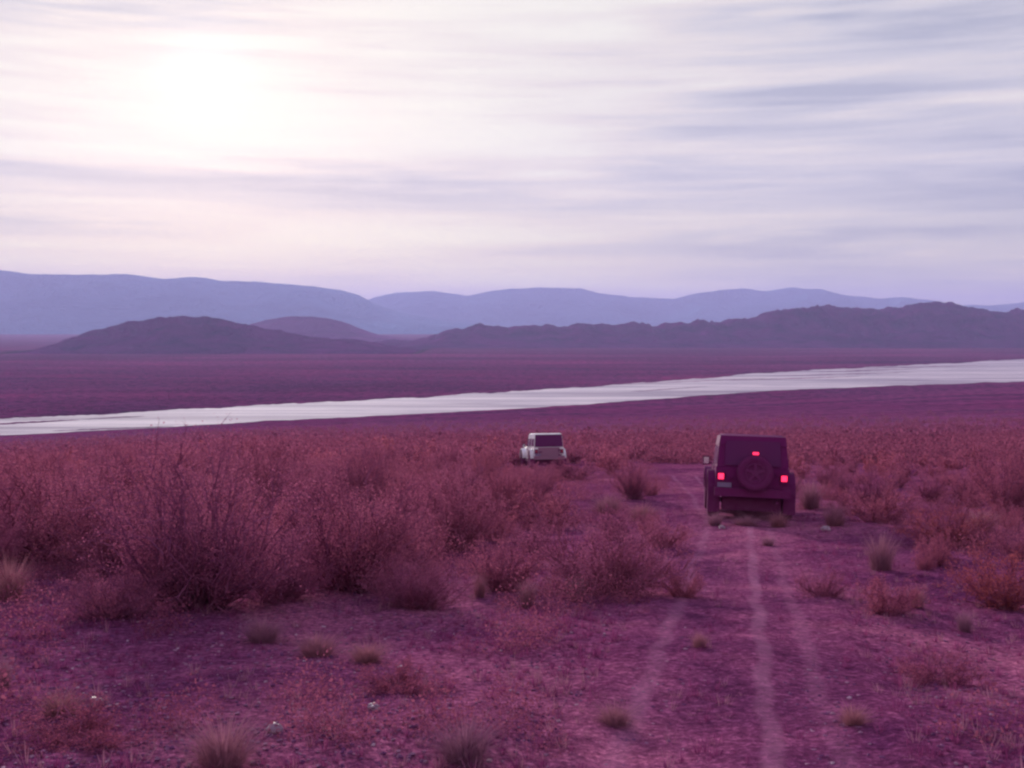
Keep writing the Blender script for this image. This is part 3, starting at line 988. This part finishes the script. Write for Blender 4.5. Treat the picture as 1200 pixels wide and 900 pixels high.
def offroader(pmat, tmat, braking, label, group, gate=None):
    root = bpy.data.objects.new('off_road_vehicle', None); COL.objects.link(root)
    tag(root, label, 'off-road vehicle', group)
    RY, FY = -1.30, 1.45          # axles
    # tub with open wheel arches
    prof = [(-2.02, .52), (-2.02, 1.10), (.62, 1.10), (.74, 1.06), (.74, .55), (FY - .62, .55)]
    prof = [(-2.02, .58), (-2.02, 1.12), (.66, 1.12), (.78, 1.08), (.78, .50)] + [(RY + .50, .50)] + arch(RY, .48, .52)[::-1] + [(RY - .52, .52)]
    bm = bmesh.new(); prism(bm, prof, -.775, .775)
    done(bm, 'body', pmat, root, .025)
    # bonnet and front wings, narrowing to the grille
    bm = bmesh.new(); hexa(bm, (-.70, .70, .78, 1.98), (-.68, .68, .78, 1.96), .78, 1.06)
    hexa(bm, (-.64, .64, .80, 1.95), (-.58, .58, .80, 1.90), 1.063, 1.13)
    done(bm, 'hood', pmat, root, .02)
    bm = bmesh.new(); box(bm, -.62, .62, 1.985, 2.04, .66, 1.10)
    gr = done(bm, 'grille', pmat, root, .015)
    bm = bmesh.new()
    for k in range(7): box(bm, -.27 + k * .09 - .02, -.27 + k * .09 + .02, 2.041, 2.05, .74, 1.02)
    done(bm, 'grille_slots', m_trim, gr)
    for s in (-1, 1):
        bm = bmesh.new(); lathe(bm, [(0, .10), (.03, .10), (.045, .06)], 'y', (s * .45, 2.042, .92), 24)
        done(bm, 'headlight', m_headl, root)
    # chassis and axles
    bm = bmesh.new()
    for s in (-1, 1): box(bm, s * .42 - .05, s * .42 + .05, -2.0, 2.05, .42, .56)
    box(bm, -.70, .70, RY - .05, RY + .05, .33, .43); box(bm, -.70, .70, FY - .05, FY + .05, .33, .43)
    lathe(bm, [(-.11, .06), (-.08, .13), (.08, .13), (.11, .06)], 'y', (.05, RY, .38), 16)
    box(bm, -.62, .62, -2.02, -1.45, .20, .60)  # tank block added low, standing in for the dark under the tail
    box(bm, -.6, .6, .8, 1.95, .45, .7)
    done(bm, 'chassis', m_under, root, .01)
    # hard top
    bm = bmesh.new()
    hexa(bm, (-.755, .755, -2.0, .30), (-.715, .715, -1.93, .12), 1.125, 1.60)
    done(bm, 'cabin', tmat, root, .03)
    bm = bmesh.new()
    hexa(bm, (-.722, .722, -1.95, .15), (-.690, .690, -1.91, .08), 1.603, 1.80)
    hexa(bm, (-.690, .690, -1.91, .08), (-.60, .60, -1.78, 0.0), 1.801, 1.845)
    done(bm, 'roof', tmat, root, .035)
    # windscreen frame, leaning back
    bm = bmesh.new()
    hexa(bm, (-.73, .73, .60, .68), (-.68, .68, .16, .24), 1.12, 1.78)
    ws = done(bm, 'windscreen_frame', pmat, root, .015)
    bm = bmesh.new()
    hexa(bm, (-.63, .63, .635, .655), (-.60, .60, .225, .245), 1.20, 1.72)
    done(bm, 'windscreen', m_glass, ws)
    # rear window, glass gate
    bm = bmesh.new()
    if gate: hexa(bm, (-.735, .735, -2.022, -1.97), (-.68, .68, -1.972, -1.90), 1.14, 1.77)
    else: hexa(bm, (-.60, .60, -2.022, -1.97), (-.565, .565, -1.975, -1.90), 1.17, 1.70)
    rw = done(bm, 'rear_window', m_glass, root, .02)
    bm = bmesh.new(); box(bm, -.02, .30, -2.045, -2.03, 1.20, 1.225)
    done(bm, 'wiper', m_trim, rw)
    for s in (-1, 1):
        # quarter window, doors with windows
        bm = bmesh.new(); hexa(bm, (min(s * .70, s * .763), max(s * .70, s * .763), -1.86, -1.02), (min(s * .66, s * .724), max(s * .66, s * .724), -1.82, -1.02), 1.18, 1.56)
        done(bm, 'side_window', m_glass, root, .012)
        for (y0, y1) in ((-.92, -.12), (-.08, .62)):
            bm = bmesh.new()
            pr = [(y0, .62 if y0 > -.5 else .80), (y0, 1.12), (y1, 1.12), (y1, .52), (y0 + (.0 if y0 > -.5 else .28), .52)]
            prism(bm, pr, min(s * .74, s * .792), max(s * .74, s * .792))
            dr = done(bm, 'door', pmat, root, .012)
            bm = bmesh.new(); box(bm, min(s * .79, s * .82), max(s * .79, s * .82), y0 + .08, y0 + .24, .98, 1.02)
            done(bm, 'door_handle', m_trim, dr, .008)
            bm = bmesh.new()
            yt1 = y1 - .02 if y0 < -.5 else y1 - .36
            hexa(bm, (min(s * .70, s * .763), max(s * .70, s * .763), y0 + .04, y1 - .06), (min(s * .66, s * .724), max(s * .66, s * .724), y0 + .04, yt1 - .02), 1.15, 1.57)
            done(bm, 'door_window', m_glass, dr, .012)
        # mirrors
        bm = bmesh.new(); box(bm, min(s * .79, s * .87), max(s * .79, s * .87), .50, .55, 1.12, 1.16); box(bm, min(s * .84, s * 1.0), max(s * .84, s * 1.0), .47, .56, 1.10, 1.30)
        mi = done(bm, 'mirror', m_trim, root, .015)
        bm = bmesh.new(); box(bm, min(s * .86, s * .98), max(s * .86, s * .98), .460, .467, 1.12, 1.28)
        done(bm, 'mirror_glass', m_chrome, mi)
        # flares
        for yc in (RY, FY):
            bm = bmesh.new()
            out = arch(yc, .56, .53, 14); inn = arch(yc, .49, .53, 14)
            prism(bm, out + inn[::-1], min(s * .70, s * .935), max(s * .70, s * .935))
            done(bm, 'fender_flare', pmat if gate else m_trim, root, .018)
        # side step
        bm = bmesh.new(); box(bm, min(s * .70, s * .86), max(s * .70, s * .86), -.78, .88, .40, .46)
        done(bm, 'side_step', m_trim, root, .015)
        # mud flap, added to darken the bright gap below the tail
        bm = bmesh.new(); box(bm, s * .80 - .13, s * .80 + .13, RY - .60, RY - .585, .14, .56)
        done(bm, 'added_mud_flap', m_trim, root)
        # tail lamps
        bm = bmesh.new(); box(bm, s * .665 - .085, s * .665 + .085, -2.075, -2.0, .80, 1.02)
        tl_ = done(bm, 'tail_light', m_trim, root, .015)
        bm = bmesh.new(); box(bm, s * .665 - .058, s * .665 + .058, -2.088, -2.07, .86, .98)
        done(bm, 'tail_lens', m_brake if braking else m_lampoff, tl_, .012)
        if s == -1 or s == 1:
            wheel(root, s * .79, RY, .40, s); wheel(root, s * .79, FY, .40, s)
    # tailgate with its spare wheel
    bm = bmesh.new(); box(bm, -.56, .56, -2.05, -2.0, .62, 1.11)
    tg = done(bm, 'tailgate', gate or pmat, root, .012)
    bm = bmesh.new()
    bm.free()
    for z in (.72, .98):
        bm = bmesh.new(); box(bm, .48, .66, -2.075, -2.045, z - .03, z + .03)
        done(bm, 'hinge', m_trim, tg, .008)
    bm = bmesh.new(); box(bm, -.50, -.38, -2.08, -2.052, .86, .91)
    done(bm, 'handle', m_trim, tg, .008)
    if not gate:          # the far vehicle shows no spare wheel
        wheel(root, .04, -2.22, 1.02, -1, 'y', 'spare_wheel', .94)
        bm = bmesh.new(); box(bm, -.035 + .04, .035 + .04, -2.09, -2.06, 1.05, 1.40); box(bm, -.06, .14, -2.30, -2.06, 1.385, 1.41)
        hb = done(bm, 'brake_light_bracket', m_trim, root, .006)
        bm = bmesh.new(); box(bm, -.02, .10, -2.325, -2.29, 1.412, 1.465)
        done(bm, 'high_brake_light', m_brake if braking else m_lampoff, hb, .01)
    # bumpers, plate, exhaust, aerial
    bm = bmesh.new(); box(bm, -.80, .80, -2.20, -2.06, .50, .68); done(bm, 'rear_bumper', gate or m_trim, root, .03)
    bm = bmesh.new(); box(bm, -.80, .80, 2.08, 2.24, .50, .68); done(bm, 'front_bumper', m_trim, root, .03)
    bm = bmesh.new(); box(bm, -.74, -.44, -2.105, -2.095, .69, .79); done(bm, 'licence_plate', m_plate, root)
    bm = bmesh.new(); lathe(bm, [(0, .03), (.4, .03)], 'y', (.52, -2.15, .40), 14); done(bm, 'exhaust_pipe', m_rim, root)
    bm = bmesh.new(); lathe(bm, [(0, .045), (.02, .045), (.03, .02)], 'x', (-.792, -1.62, .95), 20); done(bm, 'fuel_cap', m_trim, root)
    return root


def seat(root, x, y, heading, roll=0.0):
    """stand the vehicle on the slope: pitch and roll follow the ground under the wheels"""
    ch, sh = math.cos(heading), math.sin(heading)     # heading clockwise from +Y
    fwd = (sh, ch); rt = (ch, -sh)
    zf = tz(x + fwd[0] * 1.4, y + fwd[1] * 1.4); zb = tz(x - fwd[0] * 1.4, y - fwd[1] * 1.4)
    f = Vector((fwd[0], fwd[1], (zf - zb) / 2.8)).normalized()
    zr = tz(x + rt[0] * .8, y + rt[1] * .8); zl = tz(x - rt[0] * .8, y - rt[1] * .8)
    r_ = Vector((rt[0], rt[1], (zr - zl) / 1.6 - roll)); u = r_.cross(f).normalized(); r_ = f.cross(u).normalized()
    M = Matrix(((r_.x, f.x, u.x), (r_.y, f.y, u.y), (r_.z, f.z, u.z))).to_4x4()
    root.matrix_world = Matrix.Translation((x, y, (zf + zb) / 2 + .0)) @ M


jb = offroader(m_black, m_top, True, 'dark hard-top off-road vehicle with red brake lights lit, driving away on the dirt track', 'vehicles driving down the slope')
seat(jb, BLACK[0] + .42, BLACK[1] + 2.0, R(8.6), roll=.035)
jw = offroader(m_white, m_white, False, 'white off-road vehicle with a dark rear window, farther down the slope among the bushes', 'vehicles driving down the slope', m_dusty)
seat(jw, WHITE[0] - .12, WHITE[1] + 2.0, R(-8.0))
